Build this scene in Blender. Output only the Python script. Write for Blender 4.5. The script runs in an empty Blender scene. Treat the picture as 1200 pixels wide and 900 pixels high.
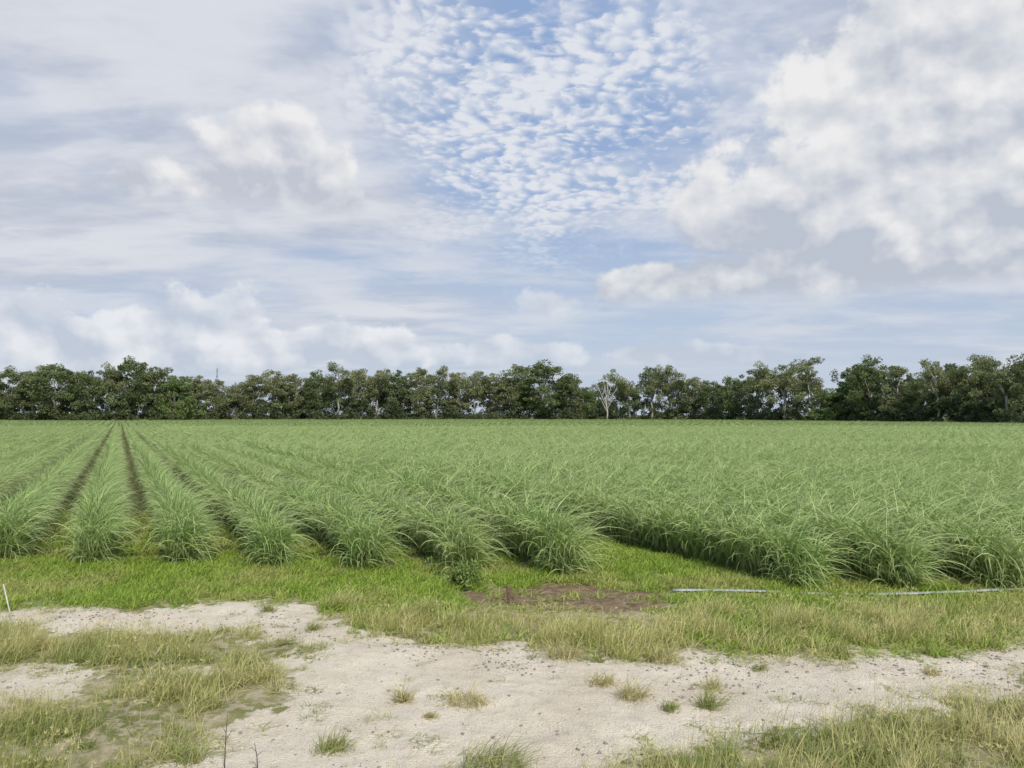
import bpy, math, numpy as np
from mathutils import Vector
R=math.radians
PI=math.pi
scene=bpy.context.scene
COL=scene.collection
H=3.0; F=902.0; HY=486.0
PITCH=math.atan((HY-450)/F)
cp,sp=math.cos(PITCH),math.sin(PITCH)
rng=np.random.default_rng(7)

# ------------------------------------------------------------------ helpers
def ground_at(px,py,z=0.0):
    rx=(px-600)/F; ru=(450-py)/F
    dy=cp-ru*sp; dz=sp+ru*cp
    t=(z-H)/dz
    return np.array([rx*t,dy*t,z])
def project(x,y,z=0.0):
    d=y*cp+(z-H)*sp; u=-y*sp+(z-H)*cp
    d=np.where(d<0.5,0.5,d)
    return 600+F*x/d, 450-F*u/d
def hsh(ix,iy,seed):
    n=(ix.astype(np.int64)*374761393+iy.astype(np.int64)*668265263+seed*1442695041)&0x7fffffff
    n=((n^(n>>13))*1274126177)&0x7fffffff
    return ((n^(n>>16))&0xffff)/65535.0
def vnoise(x,y,seed=0):
    x=np.asarray(x,float); y=np.asarray(y,float)
    ix=np.floor(x); iy=np.floor(y); fx=x-ix; fy=y-iy
    fx=fx*fx*(3-2*fx); fy=fy*fy*(3-2*fy)
    a=hsh(ix,iy,seed); b=hsh(ix+1,iy,seed); c=hsh(ix,iy+1,seed); d=hsh(ix+1,iy+1,seed)
    return (a*(1-fx)+b*fx)*(1-fy)+(c*(1-fx)+d*fx)*fy
def fbm(x,y,seed=0,oct=4):
    s=0;a=0.5;t=0
    for i in range(oct):
        s=s+a*vnoise(x*2**i+i*17.3,y*2**i-i*9.1,seed+i); t+=a; a*=0.55
    return s/t
def inpoly(px,py,poly):
    r=np.zeros(px.shape,bool); n=len(poly)
    for i in range(n):
        x1,y1=poly[i]; x2,y2=poly[(i+1)%n]
        if y1==y2: continue
        c=((y1>py)!=(y2>py))&(px<(x2-x1)*(py-y1)/(y2-y1)+x1)
        r^=c
    return r
def tag(o,label,cat,group=None,kind=None):
    o['label']=label; o['category']=cat
    if group: o['group']=group
    if kind: o['kind']=kind
    return o
def mesh(name,verts,faces,mat,attrs=None,smooth=True):
    me=bpy.data.meshes.new(name)
    me.from_pydata(np.asarray(verts).tolist(),[],faces.tolist() if hasattr(faces,'tolist') else faces)
    if attrs:
        for k,v in attrs.items():
            at=me.attributes.new(k,'FLOAT','POINT'); at.data.foreach_set('value',np.asarray(v,np.float32).ravel())
    if smooth: me.polygons.foreach_set('use_smooth',[True]*len(me.polygons))
    me.materials.append(mat); me.update()
    return me
def obj(name,me,parent=None,link=True):
    o=bpy.data.objects.new(name,me)
    if link: COL.objects.link(o)
    if parent: o.parent=parent
    return o
def empty(name,loc,rz=0):
    o=bpy.data.objects.new(name,None); COL.objects.link(o); o.location=loc; o.rotation_euler=(0,0,rz)
    o.empty_display_size=0.3
    return o

# ------------------------------------------------------------------ node DSL
class S:
    nt=None
    def __init__(s,o): s.o=o
    def __add__(s,b): return mth('ADD',s,b)
    __radd__=__add__
    def __sub__(s,b): return mth('SUBTRACT',s,b)
    def __rsub__(s,b): return mth('SUBTRACT',b,s)
    def __mul__(s,b): return mth('MULTIPLY',s,b)
    __rmul__=__mul__
    def __truediv__(s,b): return mth('DIVIDE',s,b)
def put(nd,i,v):
    if isinstance(v,S): S.nt.links.new(v.o,nd.inputs[i])
    else:
        if isinstance(v,tuple) and len(v)==3 and nd.inputs[i].type=='RGBA': v=v+(1,)
        nd.inputs[i].default_value=v
def mth(op,*a,clamp=False):
    nd=S.nt.nodes.new('ShaderNodeMath'); nd.operation=op; nd.use_clamp=clamp
    for i,v in enumerate(a): put(nd,i,v)
    return S(nd.outputs[0])
def smooth(x,a,b,lo=0.0,hi=1.0):
    nd=S.nt.nodes.new('ShaderNodeMapRange'); nd.interpolation_type='SMOOTHSTEP'
    for i,v in enumerate((x,a,b,lo,hi)): put(nd,i,v)
    return S(nd.outputs[0])
def comb(x,y,z):
    nd=S.nt.nodes.new('ShaderNodeCombineXYZ')
    for i,v in enumerate((x,y,z)): put(nd,i,v)
    return S(nd.outputs[0])
def noise(v,scale,detail=4,rough=.55,dist=0.0,dim='3D'):
    nd=S.nt.nodes.new('ShaderNodeTexNoise'); nd.noise_dimensions=dim; put(nd,'Vector',v)
    nd.inputs['Scale'].default_value=scale; nd.inputs['Detail'].default_value=detail
    nd.inputs['Roughness'].default_value=rough; nd.inputs['Distortion'].default_value=dist
    return S(nd.outputs['Fac'])
def voro(v,scale,feature='F1',out='Distance',dim='3D'):
    nd=S.nt.nodes.new('ShaderNodeTexVoronoi'); nd.voronoi_dimensions=dim; put(nd,'Vector',v); nd.feature=feature
    nd.inputs['Scale'].default_value=scale
    return S(nd.outputs[out])
def mix(f,a,b):
    nd=S.nt.nodes.new('ShaderNodeMix'); nd.data_type='RGBA'
    put(nd,0,f); put(nd,6,a); put(nd,7,b)
    return S(nd.outputs[2])
def attr(name):
    nd=S.nt.nodes.new('ShaderNodeAttribute'); nd.attribute_name=name
    return S(nd.outputs['Fac'])
def newmat(name):
    m=bpy.data.materials.new(name); m.use_nodes=True; S.nt=m.node_tree
    return m,m.node_tree.nodes['Principled BSDF'],m.node_tree.nodes['Material Output']
def wpos():
    nd=S.nt.nodes.new('ShaderNodeNewGeometry'); return S(nd.outputs['Position'])
def orand():
    nd=S.nt.nodes.new('ShaderNodeObjectInfo'); return S(nd.outputs['Random'])
def bump(h,strength,dist):
    nd=S.nt.nodes.new('ShaderNodeBump'); put(nd,'Height',h); nd.inputs['Strength'].default_value=strength; nd.inputs['Distance'].default_value=dist
    return nd.outputs[0]
def leafmat(name,colour,rough=.5,spec=.3,trans=.25):
    m,b,out=newmat(name)
    c=colour()
    put(b,'Base Color',c); b.inputs['Roughness'].default_value=rough; b.inputs['Specular IOR Level'].default_value=spec
    t=S.nt.nodes.new('ShaderNodeBsdfTranslucent'); put(t,0,c)
    ms=S.nt.nodes.new('ShaderNodeMixShader'); ms.inputs[0].default_value=trans
    S.nt.links.new(b.outputs[0],ms.inputs[1]); S.nt.links.new(t.outputs[0],ms.inputs[2]); S.nt.links.new(ms.outputs[0],out.inputs[0])
    return m
def plainmat(name,c1,c2,scale=8.0,rough=.8,bmp=0.0):
    m,b,out=newmat(name)
    tc=S.nt.nodes.new('ShaderNodeTexCoord'); v=S(tc.outputs['Object'])
    n=noise(v,scale,4,.6)
    put(b,'Base Color',mix(smooth(n,.35,.65),c1,c2)); b.inputs['Roughness'].default_value=rough
    if bmp: S.nt.links.new(bump(n,.6,bmp),b.inputs['Normal'])
    return m

# ------------------------------------------------------------------ materials
def c_cane():
    n=noise(wpos(),.3,2,dim='2D')
    a=mix(attr('tone'),(.245,.375,.095),(.50,.62,.235))
    a=mix(smooth(n,.35,.7),a,mix(attr('tone'),(.285,.395,.11),(.55,.64,.28)))
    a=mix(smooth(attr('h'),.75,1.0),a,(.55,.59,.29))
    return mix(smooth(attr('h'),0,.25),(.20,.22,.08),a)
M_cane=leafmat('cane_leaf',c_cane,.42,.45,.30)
def c_verge():
    n=noise(wpos(),.55,2,dim='2D')
    a=mix(attr('tone'),(.20,.33,.04),(.40,.50,.09))
    b=mix(attr('tone'),(.30,.36,.08),(.51,.52,.17))
    return mix(smooth(n,.42,.66),a,b)
M_verge=leafmat('verge_grass',c_verge,.55,.25,.3)
def c_dry():
    n=noise(wpos(),.8,2,dim='2D')
    a=mix(smooth(attr('tone'),.05,.55),(.33,.37,.09),(.70,.63,.31))
    return mix(smooth(n,.42,.70),a,mix(attr('tone'),(.26,.34,.07),(.62,.57,.25)))
M_dry=leafmat('dry_grass',c_dry,.6,.2,.3)
def c_fore():
    n=noise(wpos(),.9,2,dim='2D')
    a=mix(attr('tone'),(.18,.24,.055),(.41,.42,.155))
    b=mix(attr('tone'),(.34,.34,.12),(.62,.56,.28))
    return mix(smooth(n,.41,.65),a,b)
M_fore=leafmat('roadside_grass',c_fore,.6,.2,.25)
M_tuft=leafmat('tuft_grass',lambda: mix(attr('tone'),(.16,.22,.05),(.46,.44,.18)),.6,.2,.25)
M_drytuft=leafmat('dry_tuft_grass',lambda: mix(attr('tone'),(.32,.30,.11),(.66,.58,.31)),.6,.2,.25)
M_weed=leafmat('weed_leaf',lambda: mix(attr('tone'),(.12,.20,.04),(.27,.36,.10)),.5,.3,.25)
def c_tree(lo,hi):
    def f():
        r=orand(); a=mix(attr('tone'),lo,hi)
        return mix(r*.6,a,mix(attr('tone'),(.14,.165,.075),(.36,.38,.19)))
    return f
M_dark=leafmat('dark_foliage',c_tree((.09,.13,.054),(.23,.29,.115)),.65,.15,.32)
M_olive=leafmat('olive_foliage',c_tree((.16,.19,.09),(.40,.42,.215)),.65,.15,.32)
M_green=leafmat('green_foliage',c_tree((.08,.15,.038),(.22,.35,.085)),.65,.15,.32)
M_wood=leafmat('woodland_foliage',lambda: mix(attr('tone'),(.06,.084,.04),(.20,.235,.11)),.7,.15,.28)
M_bark=plainmat('dark_bark',(.17,.145,.11),(.32,.28,.23),2.0)
M_pale=plainmat('pale_bark',(.27,.24,.20),(.48,.435,.38),1.2)
M_dead=plainmat('dead_wood',(.44,.40,.34),(.66,.62,.55),1.2)
M_stump=plainmat('stump_wood',(.09,.055,.035),(.19,.12,.08),20,.9,.01)
M_stick=plainmat('stick_wood',(.52,.48,.42),(.68,.64,.58),20)
M_twig=plainmat('twig_wood',(.05,.04,.03),(.12,.09,.06),20)
M_hose=plainmat('hose_plastic',(.32,.35,.37),(.47,.50,.52),6,.55)
M_mast=plainmat('mast_steel',(.22,.24,.26),(.30,.32,.34),3,.5)
M_peb=plainmat('pebble_stone',(.11,.095,.08),(.38,.33,.28),25,.8)

# ------------------------------------------------------------------ ground masks (worked out on the ground, metres)
SAND=[[(40,718),(200,711),(330,705),(400,713),(412,742),(480,750),(560,752),(640,765),(700,778),(780,770),(860,764),(940,768),(1010,772),(1090,765),(1150,756),(1260,735),(1400,735),(1400,787),(1210,822),(1120,838),(1040,851),(950,860),(860,870),(760,886),(700,904),(650,925),(630,960),(80,960),(150,905),(250,880),(250,850),(235,832),(300,825),(340,800),(348,775),(345,756),(290,747),(215,747),(160,737),(40,739)],
 [(-200,788),(0,784),(60,778),(115,782),(121,798),(80,814),(0,822),(-200,828)],
 [(168,804),(222,780),(246,788),(218,808),(176,813)],
 [(-200,720),(60,717),(60,739),(-200,739)]]
SOIL=[(535,694),(620,684),(700,686),(765,694),(785,713),(700,720),(640,717),(560,713)]
HOSE_PX=[(788,692.5),(830,693.3),(880,694.8),(935,697),(1000,698),(1060,697),(1130,695),(1210,692),(1290,689)]
def masks(x,y,K=4):
    x=np.asarray(x,float); y=np.asarray(y,float)
    sand=np.zeros(x.shape); soil=np.zeros(x.shape)
    ok=(y>4.0)&(y<20)
    xs,ys=x[ok],y[ok]
    sa=np.zeros(xs.shape); so=np.zeros(xs.shape)
    wx=(fbm(xs*1.1,ys*1.1,11,4)-.5)*1.6; wy=(fbm(xs*1.1,ys*1.1,57,4)-.5)*1.2
    for k in range(K):
        jx=wx+(fbm(xs*6,ys*6,31+k,2)-.5)*1.1
        jy=wy+(fbm(xs*6,ys*6,71+k,2)-.5)*.9
        px,py=project(xs+jx,np.maximum(ys+jy,1.0))
        m=np.zeros(xs.shape,bool)
        for P in SAND: m|=inpoly(px,py,P)
        sa+=m/K
        px,py=project(xs+jx*.4,np.maximum(ys+jy*.4,1.0))
        so+=inpoly(px,py,SOIL)/K
    sand[ok]=sa; soil[ok]=so
    return sand,soil
def zground(x,y):
    near=np.clip(1-(np.abs(y-11)-8)/10,0,1)*np.clip(1-(np.abs(x)-14)/10,0,1)
    return near*((fbm(x*.5,y*.5,5,3)-.5)*.14+(fbm(x*2.5,y*2.5,6,4)-.5)*.09)

# ------------------------------------------------------------------ ground sheet
def axis(lo,hi,step,outlo,outhi,g=1.25):
    a=list(np.arange(lo,hi+1e-6,step)); s=step
    while a[-1]<outhi: s*=g; a.append(a[-1]+s)
    s=step; pre=[]
    v=lo
    while v>outlo: s*=g; v-=s; pre.append(v)
    return np.array(pre[::-1]+a)
gx=axis(-12.5,12.5,.055,-3000,3000); gy=axis(5.2,17,.05,-400,4000)
X,Y=np.meshgrid(gx,gy); nx,ny=len(gx),len(gy)
sa,so=masks(X,Y)
Z=zground(X,Y)
ids=np.arange(nx*ny).reshape(ny,nx)
fc=np.stack([ids[:-1,:-1],ids[:-1,1:],ids[1:,1:],ids[1:,:-1]],-1).reshape(-1,4)
mg,b,out=newmat('ground')
P=wpos()
n1=noise(P,.9,3,dim='2D'); n2=noise(P,6,5,.65,dim='2D'); n3=noise(P,45,3,.7,dim='2D')
sandm=smooth(attr('sand')+(n2-.5)*1.2+(n3-.5)*.7,.30,.70)
sc=mix(smooth(n1,.38,.72),(.93,.825,.655),(.81,.705,.545))
sc=mix(smooth(n2,.48,.72)*.55,sc,(.68,.57,.425))
sc=mix(smooth(n3,.58,.72)*.5,sc,(.46,.38,.28))
v1=voro(P,34); vm=noise(P,2.0,3,dim='2D')
sc=mix(smooth(v1,.10,.22,1.0,0.0)*smooth(vm,.49,.62),sc,(.18,.15,.12))
gc=mix(smooth(n1,.35,.65),(.21,.23,.07),(.38,.35,.16))
gc=mix(smooth(n2,.42,.60)*.8,gc,(.60,.51,.35))
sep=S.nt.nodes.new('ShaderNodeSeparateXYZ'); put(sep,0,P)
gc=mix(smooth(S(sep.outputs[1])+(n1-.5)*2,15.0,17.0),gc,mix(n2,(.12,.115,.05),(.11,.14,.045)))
so_c=mix(smooth(n2,.35,.65),(.19,.125,.07),(.36,.265,.17))
so_c=mix(smooth(n3,.52,.66)*.6,so_c,(.45,.36,.24))
c=mix(smooth(attr('soil')+(n2-.5)*.9+(n3-.5)*.4,.30,.55),gc,so_c)
c=mix(sandm,c,sc)
put(b,'Base Color',c); b.inputs['Roughness'].default_value=.95; b.inputs['Specular IOR Level'].default_value=.1
S.nt.links.new(bump(n2*.7+n3*.7,1.0,.055),b.inputs['Normal'])
g=obj('ground',mesh('ground',np.stack([X,Y,Z],-1).reshape(-1,3),fc,mg,{'sand':sa,'soil':so}))
tag(g,'flat farmland with pale sandy track and soil under the cane','ground',kind='structure')

# ------------------------------------------------------------------ blades
def blades(rng,n,rad,L,w,th0,th1,seg=6,wind=(0,0),ylen=0.0,pw=1.0,zb=(0,0),tone=(0,1),az=None,rx=None):
    u=lambda r: rng.uniform(r[0],r[1],n)
    a=rng.uniform(0,2*PI,n) if az is None else az
    r=rad*np.sqrt(rng.uniform(0,1,n)); pb=rng.uniform(0,2*PI,n)
    bx=r*np.cos(pb); by=r*np.sin(pb)
    if ylen: by=rng.uniform(-ylen/2,ylen/2,n)
    L=u(L); w=u(w); th0=u(th0); th1=u(th1)
    t=np.linspace(0,1,seg+1)
    tm=(t[:-1]+t[1:])/2
    th=th0[:,None]+th1[:,None]*tm[None]**pw
    ds=(L/seg)[:,None]
    rr=np.concatenate([np.zeros((n,1)),np.cumsum(np.sin(th)*ds,1)],1)
    zz=np.concatenate([np.zeros((n,1)),np.cumsum(np.cos(th)*ds,1)],1)+u(zb)[:,None]
    wob=rng.normal(0,.06,n)[:,None]*(t[None]**2)*L[:,None]
    x=bx[:,None]+rr*np.cos(a)[:,None]-wob*np.sin(a)[:,None]+wind[0]*L[:,None]*t[None]**2
    y=by[:,None]+rr*np.sin(a)[:,None]+wob*np.cos(a)[:,None]+wind[1]*L[:,None]*t[None]**2
    z=np.maximum(zz,.008)
    prof=np.minimum(1,.55+2.2*t)*(1-t**2.2)*1.0
    hw=(w[:,None]*prof[None])/2+.0008
    tw=rng.uniform(-.9,.9,n)[:,None]*np.ones_like(t)[None]
    sx=-np.sin(a)[:,None]*np.cos(tw); sy=np.cos(a)[:,None]*np.cos(tw); sz=np.sin(tw)
    A=np.stack([x-sx*hw,y-sy*hw,z-sz*hw],-1); B=np.stack([x+sx*hw,y+sy*hw,z+sz*hw],-1)
    V=np.stack([A,B],2).reshape(-1,3)
    base=(np.arange(n)*(seg+1)*2)[:,None]+np.arange(seg)[None]*2
    fcs=np.stack([base,base+1,base+3,base+2],-1).reshape(-1,4)
    tn=np.repeat(rng.uniform(tone[0],tone[1],n),(seg+1)*2)
    h=np.tile(np.repeat(t,2),n)
    return V,fcs,tn,h
def joinb(*bs):
    V=[];Fc=[];T=[];Hh=[];o=0
    for v,f,t,h in bs:
        V.append(v);Fc.append(f+o);T.append(t);Hh.append(h);o+=len(v)
    return np.concatenate(V),np.concatenate(Fc),np.concatenate(T),np.concatenate(Hh)
def bmesh_(name,b,mat): return mesh(name,b[0],b[1],mat,{'tone':b[2],'h':b[3]})
def cards(rng,centres,radii,per,size,droop=.0,flat=.5):
    """leaf-sized faces spread through clumps"""
    Vs=[];T=[]
    for (c,r) in zip(centres,radii):
        n=per
        d=rng.normal(0,1,(n,3)); d/=np.linalg.norm(d,axis=1)[:,None]
        p=np.array(c)+d*(r*rng.uniform(.25,1,n)**.6)[:,None]*np.array([1,1,.75])
        s=rng.uniform(size[0],size[1],n)[:,None]
        a=rng.normal(0,1,(n,3)); a[:,2]-=droop*2; a/=np.linalg.norm(a,axis=1)[:,None]
        q=rng.normal(0,1,(n,3)); bb=np.cross(a,q); bb/=np.linalg.norm(bb,axis=1)[:,None]
        a=a*s; bb=bb*s*flat
        Vs.append(np.stack([p-a,p+bb*.9,p+a,p-bb*.9],1).reshape(-1,3))
        tb=rng.uniform(.15,.75); T.append(np.repeat(np.clip(tb+rng.normal(0,.2,n),0,1),4))
    V=np.concatenate(Vs); n=len(V)//4
    return V,np.arange(n*4).reshape(n,4),np.concatenate(T),np.zeros(n*4)
def tube(path,rad,sides=7):
    path=np.array(path,float); V=[];Fc=[]
    n=len(path)
    for i in range(n):
        d=path[min(i+1,n-1)]-path[max(i-1,0)]; d/=np.linalg.norm(d)+1e-9
        up=np.array([0,0,1.]) if abs(d[2])<.9 else np.array([1.,0,0])
        a=np.cross(d,up); a/=np.linalg.norm(a); bb=np.cross(d,a)
        for k in range(sides):
            g=2*PI*k/sides; V.append(path[i]+rad[i]*(a*math.cos(g)+bb*math.sin(g)))
    for i in range(n-1):
        for k in range(sides):
            Fc.append([i*sides+k,i*sides+(k+1)%sides,(i+1)*sides+(k+1)%sides,(i+1)*sides+k])
    Fc.append(list(range(sides))[::-1]); Fc.append([(n-1)*sides+k for k in range(sides)])
    return V,Fc
def tubes(lst):
    V=[];Fc=[]
    for p,r,*s in lst:
        v,f=tube(p,r,*(s or [7])); o=len(V); V+=v; Fc+=[[i+o for i in q] for q in f]
    return V,Fc

# ------------------------------------------------------------------ scatter with geometry nodes (uncountable stuff only)
def scatter(name,pts,rot,scl,idx,protos,label,cat):
    me=bpy.data.meshes.new(name); me.from_pydata(np.asarray(pts).tolist(),[],[])
    n=len(pts)
    a=me.attributes.new('rot','FLOAT_VECTOR','POINT'); a.data.foreach_set('vector',np.asarray(rot,np.float32).ravel())
    a=me.attributes.new('scl','FLOAT_VECTOR','POINT'); a.data.foreach_set('vector',np.asarray(scl,np.float32).ravel())
    a=me.attributes.new('idx','INT','POINT'); a.data.foreach_set('value',np.asarray(idx,np.int32))
    o=obj(name,me)
    ng=bpy.data.node_groups.new(name,'GeometryNodeTree')
    ng.interface.new_socket(name='Geometry',in_out='INPUT',socket_type='NodeSocketGeometry')
    ng.interface.new_socket(name='Geometry',in_out='OUTPUT',socket_type='NodeSocketGeometry')
    N=ng.nodes; gi=N.new('NodeGroupInput'); go=N.new('NodeGroupOutput'); ip=N.new('GeometryNodeInstanceOnPoints'); jn=N.new('GeometryNodeJoinGeometry')
    for p in protos:
        oi=N.new('GeometryNodeObjectInfo'); oi.inputs['Object'].default_value=p; oi.inputs['As Instance'].default_value=True
        ng.links.new(oi.outputs['Geometry'],jn.inputs[0])
    def na(nm,ty):
        q=N.new('GeometryNodeInputNamedAttribute'); q.data_type=ty; q.inputs['Name'].default_value=nm
        return [s for s in q.outputs if s.enabled][0]
    ng.links.new(gi.outputs[0],ip.inputs['Points']); ng.links.new(jn.outputs[0],ip.inputs['Instance'])
    ip.inputs['Pick Instance'].default_value=True
    ng.links.new(na('idx','INT'),ip.inputs['Instance Index'])
    ng.links.new(na('rot','FLOAT_VECTOR'),ip.inputs['Rotation'])
    ng.links.new(na('scl','FLOAT_VECTOR'),ip.inputs['Scale'])
    ng.links.new(ip.outputs[0],go.inputs[0])
    md=o.modifiers.new('scatter','NODES'); md.node_group=ng
    tag(o,label,cat,kind='stuff')
    return o
def proto(name,me): return obj(name,me,link=False)

# ------------------------------------------------------------------ sugarcane
ROWA=R(27.0); rdir=np.array([-math.sin(ROWA),math.cos(ROWA)]); ndir=np.array([math.cos(ROWA),math.sin(ROWA)])
DP=[(-300,285),(0,285),(205,285),(225,322),(600,345),(800,325),(1000,245),(1200,190),(1600,150)]
def far_depth(px): return np.interp(px,[d[0] for d in DP],[d[1] for d in DP])
WIND=(.17,-.04)
def cane_clump(seed,big=False):
    r=np.random.default_rng(seed)
    if big:
        return joinb(blades(r,270,.32,(.6,1.32),(.013,.026),(.08,.6),(1.1,2.6),7,WIND,zb=(0,.42),pw=1.2),
                     blades(r,36,.28,(.7,1.02),(.012,.022),(.02,.3),(.5,1.2),6,WIND,zb=(0,.2)),
                     blades(r,120,.30,(.35,.9),(.013,.024),(.5,1.0),(1.0,1.8),6,WIND,zb=(0,.15)))
    return joinb(blades(r,120,.26,(.6,1.24),(.015,.028),(.06,.5),(1.0,2.45),6,WIND,zb=(0,.48),pw=1.2),
                 blades(r,18,.22,(.7,1.02),(.013,.024),(.02,.3),(.5,1.2),5,WIND,zb=(0,.30)))
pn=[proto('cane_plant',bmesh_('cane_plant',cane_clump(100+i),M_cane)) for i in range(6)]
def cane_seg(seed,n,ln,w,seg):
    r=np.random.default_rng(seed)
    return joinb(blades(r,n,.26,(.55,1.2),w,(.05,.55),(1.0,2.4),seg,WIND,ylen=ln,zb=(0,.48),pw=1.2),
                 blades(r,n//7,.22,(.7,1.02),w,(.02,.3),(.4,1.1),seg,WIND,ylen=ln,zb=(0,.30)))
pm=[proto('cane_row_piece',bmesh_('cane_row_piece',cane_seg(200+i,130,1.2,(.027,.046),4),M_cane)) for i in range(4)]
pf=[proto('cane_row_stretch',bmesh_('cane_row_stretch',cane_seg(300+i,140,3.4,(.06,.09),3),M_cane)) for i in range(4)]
rows=[(-.42+1.60*k,False) for k in range(-190,6)]+[(10.7+1.55*k,True) for k in range(0,190)]
cp_pts=[[],[],[]]
ends=[]
for s,right in rows:
    if right: t0=(13.6-s*ndir[1])/rdir[1]
    else: t0=(14.9-.095*s*ndir[0]-s*ndir[1])/(rdir[1]+.095*rdir[0])
    outer=1.16 if (not right and s>7) else 1.0
    nrw=.90 if (right or s>7) else (.78 if s>4 else .70)
    t0+=rng.uniform(-.2,.25)
    e=s*ndir+t0*rdir
    if abs(e[0])<e[1]*.72: ends.append((e[0],e[1],s,right))
    for zone,(y0,y1,step) in enumerate([(0,50,.26),(50,135,.9),(135,350,2.5)]):
        ta=max(t0+.26,(y0-s*ndir[1])/rdir[1]); tb=(y1-s*ndir[1])/rdir[1]
        if tb<=ta: continue
        t=np.arange(ta,tb,step); t=t+rng.uniform(-.35,.35,len(t))*step*.6
        x=s*ndir[0]+t*rdir[0]; y=s*ndir[1]+t*rdir[1]
        px,_=project(x,y)
        k=(np.abs(x)<y*.70+5)&(y<far_depth(px)-4)
        if k.any(): cp_pts[zone].append(np.stack([x[k],y[k],np.full(k.sum(),outer),np.full(k.sum(),nrw)],1))
allp=[];allr=[];alls=[];alli=[]
for zone in range(3):
    p=np.concatenate(cp_pts[zone]); n=len(p); ou=p[:,2]; nar=p[:,3]; p=p[:,:2]
    p=p+rng.normal(0,.03,(n,2))
    big=(.88+.34*fbm(p[:,0]*.12,p[:,1]*.12,91,3))*ou
    big=big*rng.uniform(.91,1.09,n)
    allp.append(np.column_stack([p,np.zeros(n)]))
    rz=ROWA+rng.uniform(-.3,.3,n)*(1 if zone==0 else .2)
    allr.append(np.column_stack([np.zeros(n),np.zeros(n),rz]))
    alls.append(np.column_stack([big*nar,big*.98,big]))
    alli.append(rng.integers(0,[6,4,4][zone],n))
print('CANE',[len(a) for a in allp])
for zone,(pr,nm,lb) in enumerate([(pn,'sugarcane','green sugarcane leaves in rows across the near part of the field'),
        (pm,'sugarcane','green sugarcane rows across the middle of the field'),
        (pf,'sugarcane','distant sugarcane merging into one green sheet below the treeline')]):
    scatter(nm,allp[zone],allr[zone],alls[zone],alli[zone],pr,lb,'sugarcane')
ends.sort(key=lambda e:e[0])
vis=[e for e in ends if -30<project(np.array(e[0]),np.array(e[1]))[0]<1230]
L_=[e for e in vis if not e[3]]; R_=[e for e in vis if e[3]]
ordn=['first','second','third','fourth','fifth','sixth','seventh','eighth','ninth','tenth','eleventh','twelfth']
for side,lst in ((0,L_),(1,R_)):
    for i,e in enumerate(lst):
        o=obj('sugarcane_clump',bmesh_('sugarcane_clump',cane_clump(500+side*50+i,True),M_cane))
        s=rng.uniform(.96,1.10)
        o.location=(e[0],e[1],0); o.rotation_euler=(0,0,ROWA+rng.uniform(-.3,.3)); o.scale=(s*(.84 if side==0 and i<4 else 1.02),s*1.0,s)
        if side==0:
            lab='arching sugarcane clump ending the %s row from the left edge'%ordn[i]
            if i==len(lst)-1: lab='arching sugarcane clump at the corner of the left block, beside the grassy gap'
            if i==0: lab='arching sugarcane clump ending the leftmost row, at the left edge'
        else:
            lab='arching sugarcane clump ending the %s row right of the grassy gap'%ordn[i]
        tag(o,lab,'sugarcane plant','sugarcane clumps at the row ends')

# ------------------------------------------------------------------ grass scatters
def gproto(name,mat,seeds,fn): return [proto(name,bmesh_(name,fn(np.random.default_rng(s)),mat)) for s in seeds]
W2=(.15,0)
gV=gproto('verge_tuft',M_verge,range(10,14),lambda r: blades(r,40,.17,(.06,.19),(.007,.013),(.1,.9),(.3,1.2),4,W2))
gD=gproto('dry_tuft',M_dry,range(20,24),lambda r: joinb(blades(r,34,.17,(.12,.40),(.004,.007),(.05,.7),(.2,1.1),4,W2),blades(r,14,.14,(.05,.16),(.006,.012),(.2,.9),(.3,1.2),3)))
gF=gproto('roadside_tuft',M_fore,range(30,35),lambda r: joinb(blades(r,40,.14,(.05,.19),(.004,.008),(.1,1.0),(.3,1.3),4,W2),blades(r,6,.12,(.2,.38),(.002,.004),(.03,.5),(.1,.8),4,W2,tone=(.7,1))))
def seedstalk(r):
    b=[blades(r,7,.14,(.25,.5),(.002,.004),(.02,.4),(.1,.7),5,W2,tone=(.75,1))]
    V=b[0][0].reshape(7,6,2,3)[:,-1].mean(1)
    for v in V:
        q=blades(r,10,.010,(.02,.06),(.003,.006),(.2,.9),(.1,.5),2,tone=(.7,1)); q[0][:,:]+=v-np.array([0,0,.03]); b.append(q)
    return joinb(*b)
gS=gproto('seed_stalks',M_dry,range(40,43),seedstalk)
N=95000
x=rng.uniform(-15,15,N); y=rng.uniform(5.6,24,N)
ok=np.abs(x)<y*.72+1.5
x,y=x[ok],y[ok]
jn=len(x)
sa_,so_=masks(x+rng.normal(0,.24,jn),y+rng.normal(0,.24,jn),2); sa0,so0=masks(x,y,3)
px,py=project(x,y); z=zground(x,y)
pat=fbm(x*.7,y*.7,201,3); pat2=fbm(x*2.2,y*2.2,222,3); rn=rng.random(jn)
hsand=np.where(sa0>.5,.45,1.0)*(1-.35*sa0)
frontsoil=((px>530)&(px<790)&(py>706)&(py<732))
hsand=np.where(frontsoil,hsand*.45,hsand)
s_=x*ndir[0]+y*ndir[1]
infield=((s_<8.1)&(y>15.1-.095*x))|((s_>10.2)&(y>13.8))
hpx=np.array(HOSE_PX); hy=np.interp(px,hpx[:,0],hpx[:,1])
nearhose=(px>785)&(py>hy-3)&(py<hy+9)&((px<918)|(px>1060))
nohose=~nearhose|(rn<.2)
hsand=np.where(nearhose,hsand*.6,hsand)
grass=(sa_<.45)
verge=grass&(py<718)&((so0<.25)|(rn<.04))&nohose
dens=np.where(infield,.22,np.clip(.75+(pat2-.5)*1.2,.2,1))
dens=np.where(y>19,dens*.6,dens)
kV=verge&(rn<dens*.62)
edge=713+(pat-.5)*30
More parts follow.
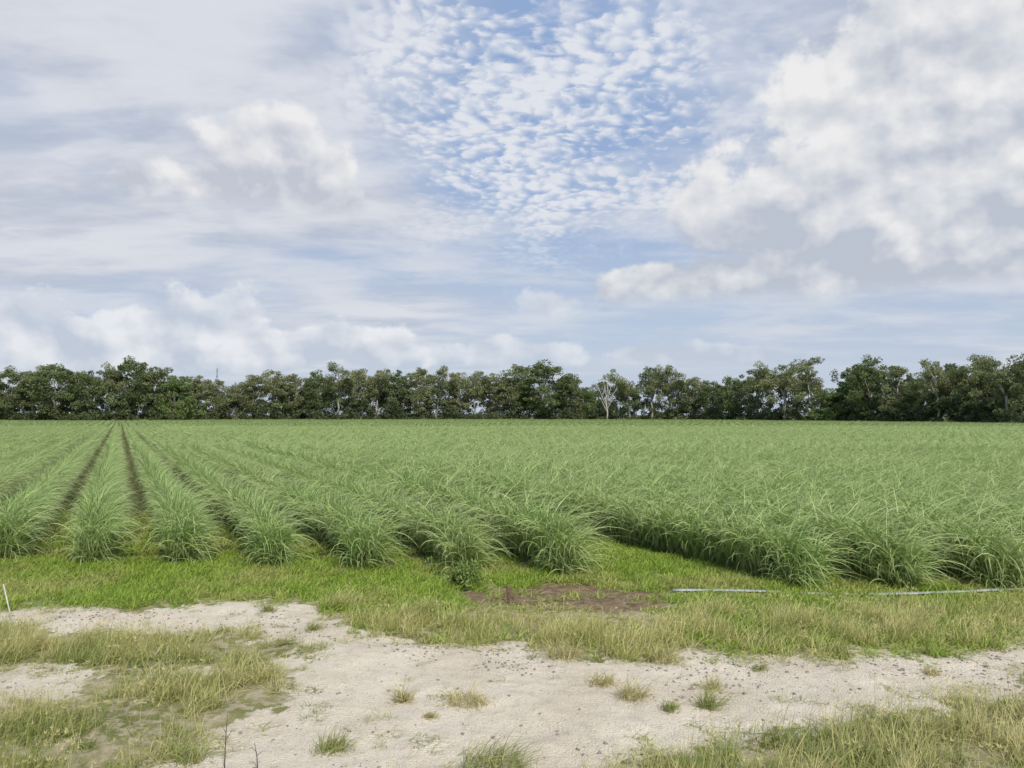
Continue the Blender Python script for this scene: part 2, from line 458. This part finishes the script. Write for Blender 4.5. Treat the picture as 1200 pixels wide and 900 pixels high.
dry=grass&(py>=edge)&(px>385+(pat-.5)*60)&(py<800)&nohose&(so0<.3)
kD=dry&(rn<np.clip(.34+(pat2-.47)*3.2,.03,.95)*.58)&(px<1080)
kD|=dry&(px>=900)&(rn<.16)
kD&=~frontsoil|(rn<.10)
kV|=dry&(((px>800)&(rng.random(jn)<.24))|(rng.random(jn)<.11))&~frontsoil
fore=grass&(((px<385)&(py>722))|(py>=800))
kF=fore&(rn<np.clip(.38+(pat2-.5)*4.0,.03,1)*.75)
kF|=(sa0>.5)&(rng.random(jn)<.014)
kD|=fore&(px<330)&(py<830)&(pat2>.50)&(rng.random(jn)<.26)
kD|=fore&(px>700)&(pat2>.5)&(rng.random(jn)<.06)
kS=fore&(rng.random(jn)<.045)&((px>780)|(px<260))
kS|=dry&(rng.random(jn)<.04)
def do(k,name,pr,label,cat,smin,smax,hs=None):
    n=int(k.sum()); s=rng.uniform(smin,smax,n)
    hz=s*(1 if hs is None else hs[k])*hsand[k]
    scatter(name,np.column_stack([x[k],y[k],z[k]-.005]),np.column_stack([rng.normal(0,.08,n),rng.normal(0,.08,n),rng.uniform(-.9,.9,n)]),np.column_stack([s,s,hz]),rng.integers(0,len(pr),n),pr,label,cat)
    print(name,n)
hv=.5+.8*pat
do(kV,'verge_grass',gV,'low bright green grass on the verge along the cane field','grass',.7,1.25,hv)
do(kD,'dry_grass',gD,'straw yellow grass in a band behind the sandy track','grass',.65,1.15,.45+.85*pat2)
do(kF,'roadside_grass',gF,'patchy grey green grass in the foreground beside the sand','grass',.55,1.25,.30+1.25*pat2)
do(kS,'seed_stalk_grass',gS,'thin dry seed stalks standing out of the foreground grass','grass',.6,1.0)
# pebbles
def pebble(seed):
    import bmesh
    bm=bmesh.new(); bmesh.ops.create_icosphere(bm,subdivisions=2,radius=1)
    for v in bm.verts:
        q=1+.3*(math.sin(v.co.x*3+seed)*math.cos(v.co.y*2.5-seed)+.4*math.sin(v.co.z*4)); v.co=Vector((v.co.x*q,v.co.y*q*.75,v.co.z*q*.5))
    me=bpy.data.meshes.new('pebble'); bm.to_mesh(me); bm.free(); me.materials.append(M_peb); return proto('pebble',me)
pb=[pebble(i) for i in range(3)]
N2=30000; xx=rng.uniform(-9,9,N2); yy=rng.uniform(6,11.8,N2); s2,_=masks(xx,yy)
cl=fbm(xx*.9,yy*1.3,401,4)
k=(s2>.5)&(rng.random(N2)<np.clip((cl-.47)*5,.06,1))
n=int(k.sum()); sz=.004+.020*rng.random(n)**4.5
scatter('gravel',np.column_stack([xx[k],yy[k],zground(xx[k],yy[k])+sz*.2]),np.column_stack([rng.normal(0,.2,n),rng.normal(0,.2,n),rng.uniform(0,6.28,n)]),np.column_stack([sz,sz,sz]),rng.integers(0,3,n),pb,'small dark pebbles scattered over the pale sand','gravel')

# ------------------------------------------------------------------ isolated tufts on the sand
TUFTS=[(315,719,24,14,'g','small green grass tuft at the top of the sand, left of centre'),
(368,739,26,15,'g','small round green tuft between sand strip and dry grass band'),
(262,743,28,15,'g','green grass tuft on the sand strip above the left grass patch'),
(472,817,28,24,'d','small spiky straw coloured tuft alone in mid sand'),
(546,823,70,24,'d','wide flattened straw tuft in the middle of the sand'),
(388,880,56,28,'g','dark green grass tuft on sand in the lower left centre'),
(578,899,120,40,'g','large bushy green grass tuft at bottom centre of the sand'),
(742,816,50,30,'d','yellowish ragged tuft on the sand right of centre'),
(785,834,24,14,'g','tiny green tuft below the yellowish ragged tuft'),
(829,828,36,28,'g','upright green tuft on the right of the sand'),
(835,806,30,18,'d','small straw tuft just behind the upright green tuft'),
(985,769,28,18,'g','rounded green tuft at the far edge of the right sand'),
(889,783,28,11,'g','low green tuft alone on the right stretch of sand'),
(1092,794,34,11,'d','low flat straw tuft far right on the sand'),
(1087,768,18,12,'g','tiny green tuft at the far sand edge near the right'),
(706,800,46,18,'d','thin sprawling straw tuft below the dry grass band'),
(505,838,22,10,'d','tiny straw tuft below the wide flattened tuft'),
(222,893,56,24,'g','green tuft at the lower left corner of the sand'),
(660,770,60,28,'d','tall straw tuft jutting from the dry band onto sand'),
(778,774,50,24,'d','bushy straw tuft at the sand edge below the brown soil')]
for i,(tx,ty,w,h,kd,lab) in enumerate(TUFTS):
    p=ground_at(tx,ty); d=p[1]; wm=w*d/F; hm=h*d/F
    r=np.random.default_rng(900+i); n=int(50+w*2.2)
    lean=r.uniform(-.1,.35)
    bl=joinb(blades(r,n,wm*.30,(hm*.35,hm*1.2),(.003,.008),(.05,.9),(.3,1.2),5,(lean,r.uniform(-.2,.2))),blades(r,n//2,wm*.5,(hm*.2,hm*.6),(.003,.007),(.2,1.1),(.3,1.2),4,(lean,0)))
    bl[0][:,1]*=r.uniform(.7,1.1)
    o=obj('grass_tuft',bmesh_('grass_tuft',bl,M_tuft if kd=='g' else M_drytuft)); o.location=(p[0],p[1],float(zground(p[0],p[1]))-.004)
    tag(o,lab,'grass tuft','grass tufts on the sand')

# ------------------------------------------------------------------ small things
p=ground_at(540,688)
r=np.random.default_rng(77)
root=empty('weed_bush',(p[0],p[1],0))
st=[];cen=[];rad=[]
for k in range(26):
    a=r.uniform(0,2*PI); q=r.uniform(.1,.62); hh=r.uniform(.12,.42)
    st.append(([(0,0,0),(q*.5*math.cos(a),q*.3*math.sin(a),hh*.6),(q*math.cos(a),q*.6*math.sin(a),hh)],[.012,.008,.003],5))
    cen+= [(q*math.cos(a),q*.6*math.sin(a),hh),(q*.7*math.cos(a),q*.4*math.sin(a),hh*.6)]; rad+=[.12,.12]
obj('stem',mesh('stem',*tubes(st),M_twig),root)
cb=cards(r,cen,rad,28,(.022,.05),-.4,.4); cb[0][:,2]=np.maximum(cb[0][:,2],.01)
obj('foliage',bmesh_('foliage',cb,M_weed),root)
tag(root,'low leafy green weed bush in front of the cane, left of the brown soil','bush')
p=ground_at(597,711); z0=float(zground(p[0],p[1]))
V,Fc=tube([(0,0,-.03),(.005,0,.08),(-.012,.01,.16),(-.02,.012,.24)],[.07,.054,.045,.028],9)
V=[v*np.array([1+.15*math.sin(i*2.1),1,1]) for i,v in enumerate(V)]
o=obj('wooden_stump',mesh('wooden_stump',V,Fc,M_stump,smooth=False)); o.location=(p[0],p[1],z0)
tag(o,'short dark brown stump standing on the bare brown soil patch','stump')
p=ground_at(18,742)
V,Fc=tube([(0,0,-.02),(-.09,0,.30),(-.19,.01,.66)],[.010,.009,.007],6)
o=obj('leaning_stick',mesh('leaning_stick',V,Fc,M_stick)); o.location=(p[0],p[1],float(zground(p[0],p[1])))
tag(o,'thin pale stick leaning out of the grass at the left edge','stick')
for (tx,ty,hp,lean,lab) in ((263,899,62,.02,'thin dark bare weed stalk standing at the edge of the left grass'),(302,899,30,-.03,'short dark weed stalk standing alone on the sand at lower left')):
    p=ground_at(tx,ty); hm=hp*p[1]/F
    V,Fc=tubes([([(0,0,-.02),(lean*.3,0,hm*.5),(lean,0,hm)],[.005,.004,.002],5),([(lean*.3,0,hm*.5),(lean*.3+.05,.01,hm*.68)],[.003,.0015],5),([(lean*.4,0,hm*.65),(lean*.4-.04,.0,hm*.8)],[.003,.0015],5)])
    o=obj('weed_stalk',mesh('weed_stalk',V,Fc,M_twig)); o.location=(p[0],p[1],float(zground(p[0],p[1])))
    tag(o,lab,'weed stalk')
path=[];
for a_,b_ in zip(HOSE_PX[:-1],HOSE_PX[1:]):
    for t in np.linspace(0,1,5)[:-1]:
        q=ground_at(a_[0]+(b_[0]-a_[0])*t,a_[1]+(b_[1]-a_[1])*t); path.append((q[0],q[1],float(zground(q[0],q[1]))))
pa=np.array(path); kz=np.ones(11)/11
pa[:,2]=np.convolve(np.pad(pa[:,2],5,mode='edge'),kz,mode='valid')+.030
V,Fc=tube(pa,[.060]*len(pa),10)
V=np.array(V); pz=np.repeat(pa[:,2],10); V[:,2]=pz+(V[:,2]-pz)*.25
o=obj('irrigation_hose',mesh('irrigation_hose',V,Fc,M_hose))
tag(o,'flat pale grey hose lying in the grass before the right cane block','hose')

# ------------------------------------------------------------------ trees
def tree_proto(kind,seed):
    r=np.random.default_rng(seed)
    tb=[];cen=[];rad=[]
    def limb(p0,p1,r0,r1,k=4):
        p0=np.array(p0,float);p1=np.array(p1,float)
        pts=[p0+(p1-p0)*t+np.array([r.normal(0,.25),r.normal(0,.25),.12*np.linalg.norm(p1-p0)*math.sin(t*PI)*.5])*(0<t<1) for t in np.linspace(0,1,k)]
        tb.append((pts,list(np.linspace(r0,r1,k)),6)); return pts
    if kind=='dense':
        limb((0,0,0),(r.normal(0,.4),0,7),.45,.3)
        for k in range(9):
            a=r.uniform(0,2*PI); q=r.uniform(2.5,5); limb((0,0,r.uniform(3,7)),(q*math.cos(a),q*math.sin(a),r.uniform(8,15)),.2,.06)
        for k in range(105):
            d=r.normal(0,1,3); d/=np.linalg.norm(d); f=r.uniform(.45,1)**.6
            wob=1+.22*math.sin(3*math.atan2(d[1],d[0])+seed)+.16*r.normal()
            c=np.array([d[0]*6.2*f*wob,d[1]*6.2*f*wob,10.0+d[2]*8.4*f*(1+.10*r.normal())])
            c[2]=min(c[2],19)
            cen.append(c); rad.append(r.uniform(.8,2.1))
        cd=cards(r,cen,rad,105,(.2,.44),.2,.45)
    elif kind=='gum':
        fork=r.uniform(6.0,8.5)
        t=limb((0,0,0),(r.normal(0,.5),r.normal(0,.4),fork),.38,.28,5); top=t[-1]
        for k in range(r.integers(4,6)):
            a=r.uniform(0,2*PI)+k*2; q=r.uniform(1.5,4.0); e=top+np.array([q*math.cos(a),q*math.sin(a),r.uniform(4,9.6)])
            l=limb(top,e,.21,.10,5)
            for m in range(5):
                b0=l[r.integers(1,5)]; a2=r.uniform(0,2*PI); q2=r.uniform(1.2,3.6)
                e2=b0+np.array([q2*math.cos(a2),q2*math.sin(a2),r.uniform(.3,3)]); limb(b0,e2,.08,.04,3)
                e2[2]=min(e2[2],19.3)
                for _ in range(2): cen.append(e2+r.normal(0,.7,3)); rad.append(r.uniform(.8,1.8))
            cen.append(np.minimum(e,[99,99,19])); rad.append(r.uniform(1.2,2.1))
        for k in range(10):
            a=r.uniform(0,2*PI); q=r.uniform(2.0,4.6); cen.append(np.array([q*math.cos(a),q*math.sin(a),r.uniform(5.5,13)])); rad.append(r.uniform(.9,1.7))
        cd=cards(r,cen,rad,100,(.2,.44),.6,.34)
    elif kind=='column':
        limb((0,0,0),(r.normal(0,.4),0,18),.34,.08,6)
        for k in range(80):
            zc=r.uniform(4.0,19.2); w=4.9*math.sin(min(1,(20.3-zc)/9)*PI/2)*(.55+.45*min(1,(zc-3)/6)); a=r.uniform(0,2*PI); q=w*r.uniform(.2,1)
            c=np.array([q*math.cos(a),q*math.sin(a),zc]); cen.append(c); rad.append(r.uniform(.7,1.7))
            if k%5==0: limb((0,0,max(2,zc-2.5)),c,.10,.04,3)
        cd=cards(r,cen,rad,98,(.2,.44),.6,.34)
    else:
        for k in range(6):
            a=r.uniform(0,2*PI); limb((.3*math.cos(a),.3*math.sin(a),0),(3.2*math.cos(a),3.2*math.sin(a),r.uniform(8,14)),.2,.05)
        for k in range(95):
            d=r.normal(0,1,3); d/=np.linalg.norm(d); d[2]=abs(d[2]); f=r.uniform(.3,1)**.5; q=1+.2*r.normal()
            cen.append(np.array([d[0]*6.6*f*q,d[1]*6.6*f*q,1.5+d[2]*16.8*f])); rad.append(r.uniform(1.1,2.1))
        cd=cards(r,cen,rad,100,(.24,.5),.1,.5)
    cd[0][:,2]=np.maximum(cd[0][:,2],.05)
    return tubes(tb),cd
MATS={'dense':(M_bark,M_dark),'gum':(M_pale,M_olive),'column':(M_pale,M_olive),'bush':(M_bark,M_green)}
PRO={}
for kd in MATS:
    PRO[kd]=[]
    for s in range(5):
        (V,Fc),cd=tree_proto(kd,1000+s*7+len(kd)*31)
        PRO[kd].append((mesh('trunk',V,Fc,MATS[kd][0]),bmesh_('crown',cd,MATS[kd][1])))
T=[(14,427,27,'dense','dark dense tree at the left end of the treeline','the tree at the left end'),
(40,426,22,'gum',None,None),
(64,419,34,'dense','broad dark round crowned tree, second tallest at the left end','the broad dark round tree'),
(97,427,23,'dense',None,None),
(128,421,22,'gum','olive crowned gum with pale straight trunk among dark trees on the left','the olive gum on the left'),
(155,415,30,'dense','tallest dark domed tree of the left group, beside the olive gum','the tall dark domed tree'),
(186,425,29,'dense',None,None),(208,432,21,'bush',None,None),(233,437,19,'column',None,None),
(256,445,18,'column',None,None),(276,443,20,'gum',None,None),(298,438,19,'column',None,None),
(321,430,24,'gum','pale olive gum with spreading crown, left of centre','the pale spreading gum'),
(346,435,20,'column',None,None),(372,431,21,'dense',None,None),
(397,424,22,'gum',None,None),(420,431,20,'column',None,None),
(443,429,19,'gum',None,None),
(466,428,24,'dense','dark full crowned tree behind slender pale stems, mid left','the dark full crowned tree'),
(492,431,19,'column',None,None),(513,428,20,'gum',None,None),(536,435,19,'column',None,None),(557,431,19,'gum',None,None),(580,434,19,'column',None,None),
(605,427,23,'column',None,None),
(636,420,40,'dense','broad domed olive tree standing proud near the centre of the treeline','the broad domed centre tree'),
(668,433,19,'dense',None,None),(690,447,15,'bush',None,None),
(737,426,20,'gum','open crowned gum just right of the bare dead tree','the open gum'),
(762,424,19,'gum',None,None),
(787,427,18,'gum','slim gum with pale straight trunk right of centre, before a darker tree','the slim pale trunked gum'),
(812,441,19,'column',None,None),(836,442,19,'dense',None,None),(860,433,20,'dense',None,None),
(886,420,22,'gum',None,None),
(919,415,33,'gum','tall gum with forked pale trunk and wide crown, right of centre','the tall forked gum'),
(950,427,21,'gum',None,None),
(978,448,28,'bush','low dense bright green bushy tree in the dip of the treeline','the low bushy green tree'),
(1000,421,22,'dense',None,None),
(1021,413,28,'dense','tall grey green tree right of the low bushy green tree','the tall grey green tree'),
(1050,428,22,'column',None,None),(1074,432,19,'dense',None,None),
(1098,417,24,'gum',None,None),(1122,418,24,'dense',None,None),
(1150,414,26,'dense','dark wide crowned tree near the right end of the treeline','the dark wide crowned tree'),
(1180,410,26,'gum',None,None),
(1204,408,28,'dense','tall dark tree cut by the right edge of the picture',None)]
DESC={'dense':'dark leafy tree','gum':'open grey green gum','column':'narrow olive tree','bush':'low rounded dark tree'}
last=None;cnt=0
for i,(tx,top,hw,kd,lab,short) in enumerate(T):
    D=float(far_depth(tx))+rng.uniform(0,7)+{'gum':0,'column':1,'dense':4,'bush':1}[kd]
    X0=(tx-600)/F*D
    hz=H+(HY-top)/F*D
    root=empty('tree',(X0,D,0),rng.uniform(0,2*PI))
    tr,cr=PRO[kd][i%5]
    nomw={'dense':7.6,'gum':6.2,'column':5.2,'bush':7.6}[kd]
    s=hw*1.12*D/F/nomw; root.scale=(s,s,hz/19.8)
    obj('trunk',tr,root); obj('crown',cr,root)
    if lab: last=short; cnt=0
    else:
        cnt+=1
        lab='%s, %s to the right of %s'%(DESC[kd],ordn[cnt-1],last)
    tag(root,lab,'tree','trees along the far edge of the field')
# bare dead tree
D=312; root=empty('dead_tree',((711-600)/F*D,D,0))
V,Fc=tube([(0,0,0),(.3,0,4),(-.4,0,9),(.1,0,11)],[.34,.28,.24,.18],7); obj('trunk',mesh('trunk',V,Fc,M_dead),root)
for (dx_,z0,z1,dyy) in ((-3.8,6.5,15.5,.5),(-1.6,9,18.2,-.6),(2.4,8.5,17,.3),(4.2,7.5,14,-.4),(.6,10.5,18.8,.2),(-2.8,5,10.5,.8),(3.0,5.5,10,.5)):
    m_=np.array([dx_*.45,dyy,z0+(z1-z0)*.4]); e=np.array([dx_,dyy*1.5,z1]); q=np.array([dx_*.75,dyy,z0+(z1-z0)*.72])
    V,Fc=tubes([([(0,0,z0-.5),m_,q,e],[.18,.13,.09,.05],6),([m_,m_+np.array([-dx_*.25,.2,2.6])],[.10,.04],5),([q,q+np.array([dx_*.35,-.3,1.4])],[.08,.03],5)])
    obj('branch',mesh('branch',V,Fc,M_dead),root)
tag(root,'bare dead tree with pale leafless branches in a gap of the treeline','dead tree')
# woodland mass behind and understorey below
r=np.random.default_rng(12); cen=[];rad=[]
for k in range(4400):
    tx=r.uniform(-160,1370); D=float(far_depth(tx))
    topi=float(np.interp(tx,[t[0] for t in T],[t[1] for t in T])); hz=H+(HY-topi)/F*D
    wv=.62+.36*float(vnoise(np.array(tx*.07),np.array(0.),8))
    if tx<0 or tx>1210: wv+=.08
    if k%3: D2=D+r.uniform(11,34); zc=hz*wv*r.uniform(.03,1)**.8
    else: D2=D+r.uniform(-1,6); zc=r.uniform(.5,max(3.0,hz*.40*float(vnoise(np.array(tx*.05),np.array(0.),3))*1.5))
    cen.append(((tx-600)/F*D2,D2,zc)); rad.append(r.uniform(1.3,2.5)*D/300)
cd=cards(r,cen,rad,84,(.26,.58),.2,.5); cd[0][:,2]=np.maximum(cd[0][:,2],.05)
o=obj('woodland',bmesh_('woodland',cd,M_wood)); tag(o,'dark undergrowth and woodland mass filling in behind the treeline','woodland',kind='stuff')
# far mast
D=420; hz=H+(HY-431)/F*D
root=empty('lattice_mast',((254-600)/F*D,D,0))
for sx,sy in ((-1,-1),(1,-1),(1,1),(-1,1)):
    V,Fc=tube([(sx*1.6,sy*1.6,0),(sx*.15,sy*.15,hz)],[.12,.07],5); obj('leg',mesh('leg',V,Fc,M_mast),root)
br=[]
for k in range(10):
    z0=hz*k/10; z1=hz*(k+1)/10; w0=1.6-1.45*k/10; w1=1.6-1.45*(k+1)/10
    for (ax,ay),(bx_,by_) in (((-1,-1),(1,-1)),((1,1),(-1,1))):
        br.append(([(ax*w0,ay*w0,z0),(bx_*w1,by_*w1,z1)],[.05,.05],4)); br.append(([(bx_*w0,by_*w0,z0),(ax*w1,ay*w1,z1)],[.05,.05],4))
obj('bracing',mesh('bracing',*tubes(br),M_mast),root)
tag(root,'thin grey lattice mast rising just above the trees on the left','mast')

# ------------------------------------------------------------------ sky
SUN_EL=47; SUN_AZ=155
w=bpy.data.worlds.new('World'); scene.world=w; w.use_nodes=True; S.nt=w.node_tree
w.cycles.sampling_method='NONE'
bg=S.nt.nodes['Background']; bg.inputs[1].default_value=.1
tc=S.nt.nodes.new('ShaderNodeTexCoord'); d=S(tc.outputs['Generated'])
sep=S.nt.nodes.new('ShaderNodeSeparateXYZ'); put(sep,0,d)
dx,dy,dz=[S(q) for q in sep.outputs]
U=mth('ARCTAN2',dx,dy); Vv=mth('ARCSINE',dz)
sk=S.nt.nodes.new('ShaderNodeTexSky'); sk.sky_type='NISHITA'; sk.sun_disc=False; sk.sun_elevation=R(SUN_EL); sk.sun_rotation=R(SUN_AZ)
K=10.0
def C(r,g,b_): return (r*K,g*K,b_*K)
def blob(px,py,rx,ry):
    u0=math.atan((px-600)/F); v0=math.atan2(HY-py,math.hypot(F,px-600))
    a=(U-u0)*(F/rx); b_=(Vv-v0)*(F/ry)
    return 1.0-mth('SQRT',a*a+b_*b_)
def union(lst):
    o=None
    for q in lst:
        bq=blob(*q); o=bq if o is None else mth('MAXIMUM',o,bq)
    return o
zc=mth('MAXIMUM',dz,0.0)
Px=dx/(zc+.13); Py=dy/(zc+.13)
PL=comb(Px,Py,0.0)
grad=mix(smooth(Vv,.0,.42),C(.53,.61,.75),C(.31,.44,.70))
base=mix(.84,S(sk.outputs[0]),grad)
# high veil
nA=noise(PL,.75,4,.55,0,'2D'); nA2=noise(comb(Px*.8+nA*.5,Py*1.6+3.0,0.0),1.6,5,.58,0,'2D')
biasA=mth('MAXIMUM',union([(120,110,520,330),(1060,60,460,260),(250,250,420,120)]),-.6)
hole=mth('MAXIMUM',union([(610,110,250,170),(600,310,330,60)]),0.0)
mA=smooth(nA*.75+nA2*.45+biasA*.36-hole*.36,.40,.88)
cA=mix(smooth(nA2,.34,.64),C(.51,.55,.64),C(.72,.74,.79))
col=mix(mA*.93,base,cA)
# mackerel puffs: small rounded cells
P2=comb(dx/(zc+.20)+nA*.20+nA2*.05,dy/(zc+.20)+nA2*.12,0.0)
nB1=noise(P2,22,4,.6,0,'2D')
P3=comb(dx/(zc+.20)+nA*.20+nB1*.05,dy/(zc+.20)+nA2*.12+nB1*.05,0.0)
vB=voro(P3,36,'SMOOTH_F1','Distance','2D')
nl2=noise(P2,3.6,4,.6,0,'2D')
nB=(1.0-vB)*.46+nB1*.52+nl2*.80
regB=smooth(union([(650,120,270,180),(560,60,170,120),(750,160,120,110)])+(nl2-.5)*.9,-.15,.5)
mB=smooth(nB,.76,1.16)*regB
col=mix(mB*.94,col,C(.77,.79,.84))
# thin veil breaking up the patch
nV=noise(comb(U*3.0+Vv*3.5,Vv*9.0-U*1.5,0.0),1.7,5,.6,0,'2D')
col=mix(smooth(nV,.50,.76)*.6*smooth(Vv,.10,.25),col,C(.69,.72,.79))
# low streaks
nC=noise(comb(U*2.6+Vv*2.0+nA*.3,Vv*15.0,0.0),2.0,5,.6,0,'2D')
mC=smooth(nC,.42,.72)*smooth(Vv,.32,.20)*smooth(Vv,.02,.10)
col=mix(mC*.6,col,C(.67,.70,.76))
# cumulus, lit from above
v=comb(U,Vv*1.25,0.0); v2=comb(U+.010,Vv*1.25+.022,0.0)
n=noise(v,10.0,8,.57,0,'2D'); n_1=noise(v,10.0,4,.5,0,'2D'); n_2=noise(v2,10.0,4,.5,0,'2D'); nl=noise(v,4.0,3,.5,0,'2D')
rel=(n_1-n_2)
def cumulus(col,lst,base_py,amp,soft,lo,hi,height,opac,kr,kh,k0):
    B=union(lst)
    bv=math.atan2(HY-base_py,F)
    f=B+(n-.5)*amp
    m=smooth(f,0.0,soft)*smooth(Vv+(n-.5)*.03,bv-.010,bv+.014)
    hgt=smooth(Vv+(n_1-.5)*.08,bv-.01,bv+height)
    rim=smooth(f,soft*2.4,soft*.5)*.30
    sh=mth('ADD',rel*kr+hgt*kh+rim*hgt,(nl-.5)*.6+(n-.5)*.5+k0,clamp=True)
    return mix(m*opac,col,mix(sh,lo,hi))
col=cumulus(col,[(205,388,130,52),(60,400,120,40),(330,408,170,34),(15,392,70,34)],445,1.9,.26,C(.53,.59,.69),C(.84,.855,.88),.06,.85,3.4,.36,.06)
col=cumulus(col,[(640,356,55,26),(485,410,90,18),(610,412,90,22),(880,420,80,18),(760,415,60,16)],430,1.9,.34,C(.53,.59,.68),C(.79,.81,.85),.06,.75,3.2,.32,.10)
col=cumulus(col,[(318,190,95,62),(250,226,190,40),(150,232,140,34)],252,1.6,.26,C(.52,.555,.635),C(.86,.855,.86),.085,.9,3.0,.50,.0)
col=cumulus(col,[(1010,255,210,110),(1130,190,190,170),(890,325,190,36),(1080,100,150,110),(1250,240,170,170)],354,1.5,.24,C(.50,.545,.63),C(.86,.855,.855),.17,.96,2.7,.46,.04)
# horizon haze
col=mix(smooth(Vv,.10,.0)*.45,col,C(.53,.61,.72))
S.nt.links.new(col.o,bg.inputs[0])
sl=bpy.data.lights.new('sun','SUN'); sl.energy=3.7; sl.angle=R(6); sl.color=(1,.93,.80)
so_=bpy.data.objects.new('sun',sl); COL.objects.link(so_); so_.rotation_euler=(R(90-SUN_EL),0,R(180-SUN_AZ)); so_.location=(0,0,60)

# ------------------------------------------------------------------ camera
cam=bpy.data.cameras.new('camera'); co=bpy.data.objects.new('camera',cam); COL.objects.link(co)
cam.sensor_width=36; cam.lens=36*F/1200; cam.clip_end=8000; cam.clip_start=.1
co.location=(0,0,H); co.rotation_euler=(R(90)+PITCH,0,0)
scene.camera=co
scene.view_settings.view_transform='Standard'; scene.view_settings.look='None'; scene.view_settings.exposure=0
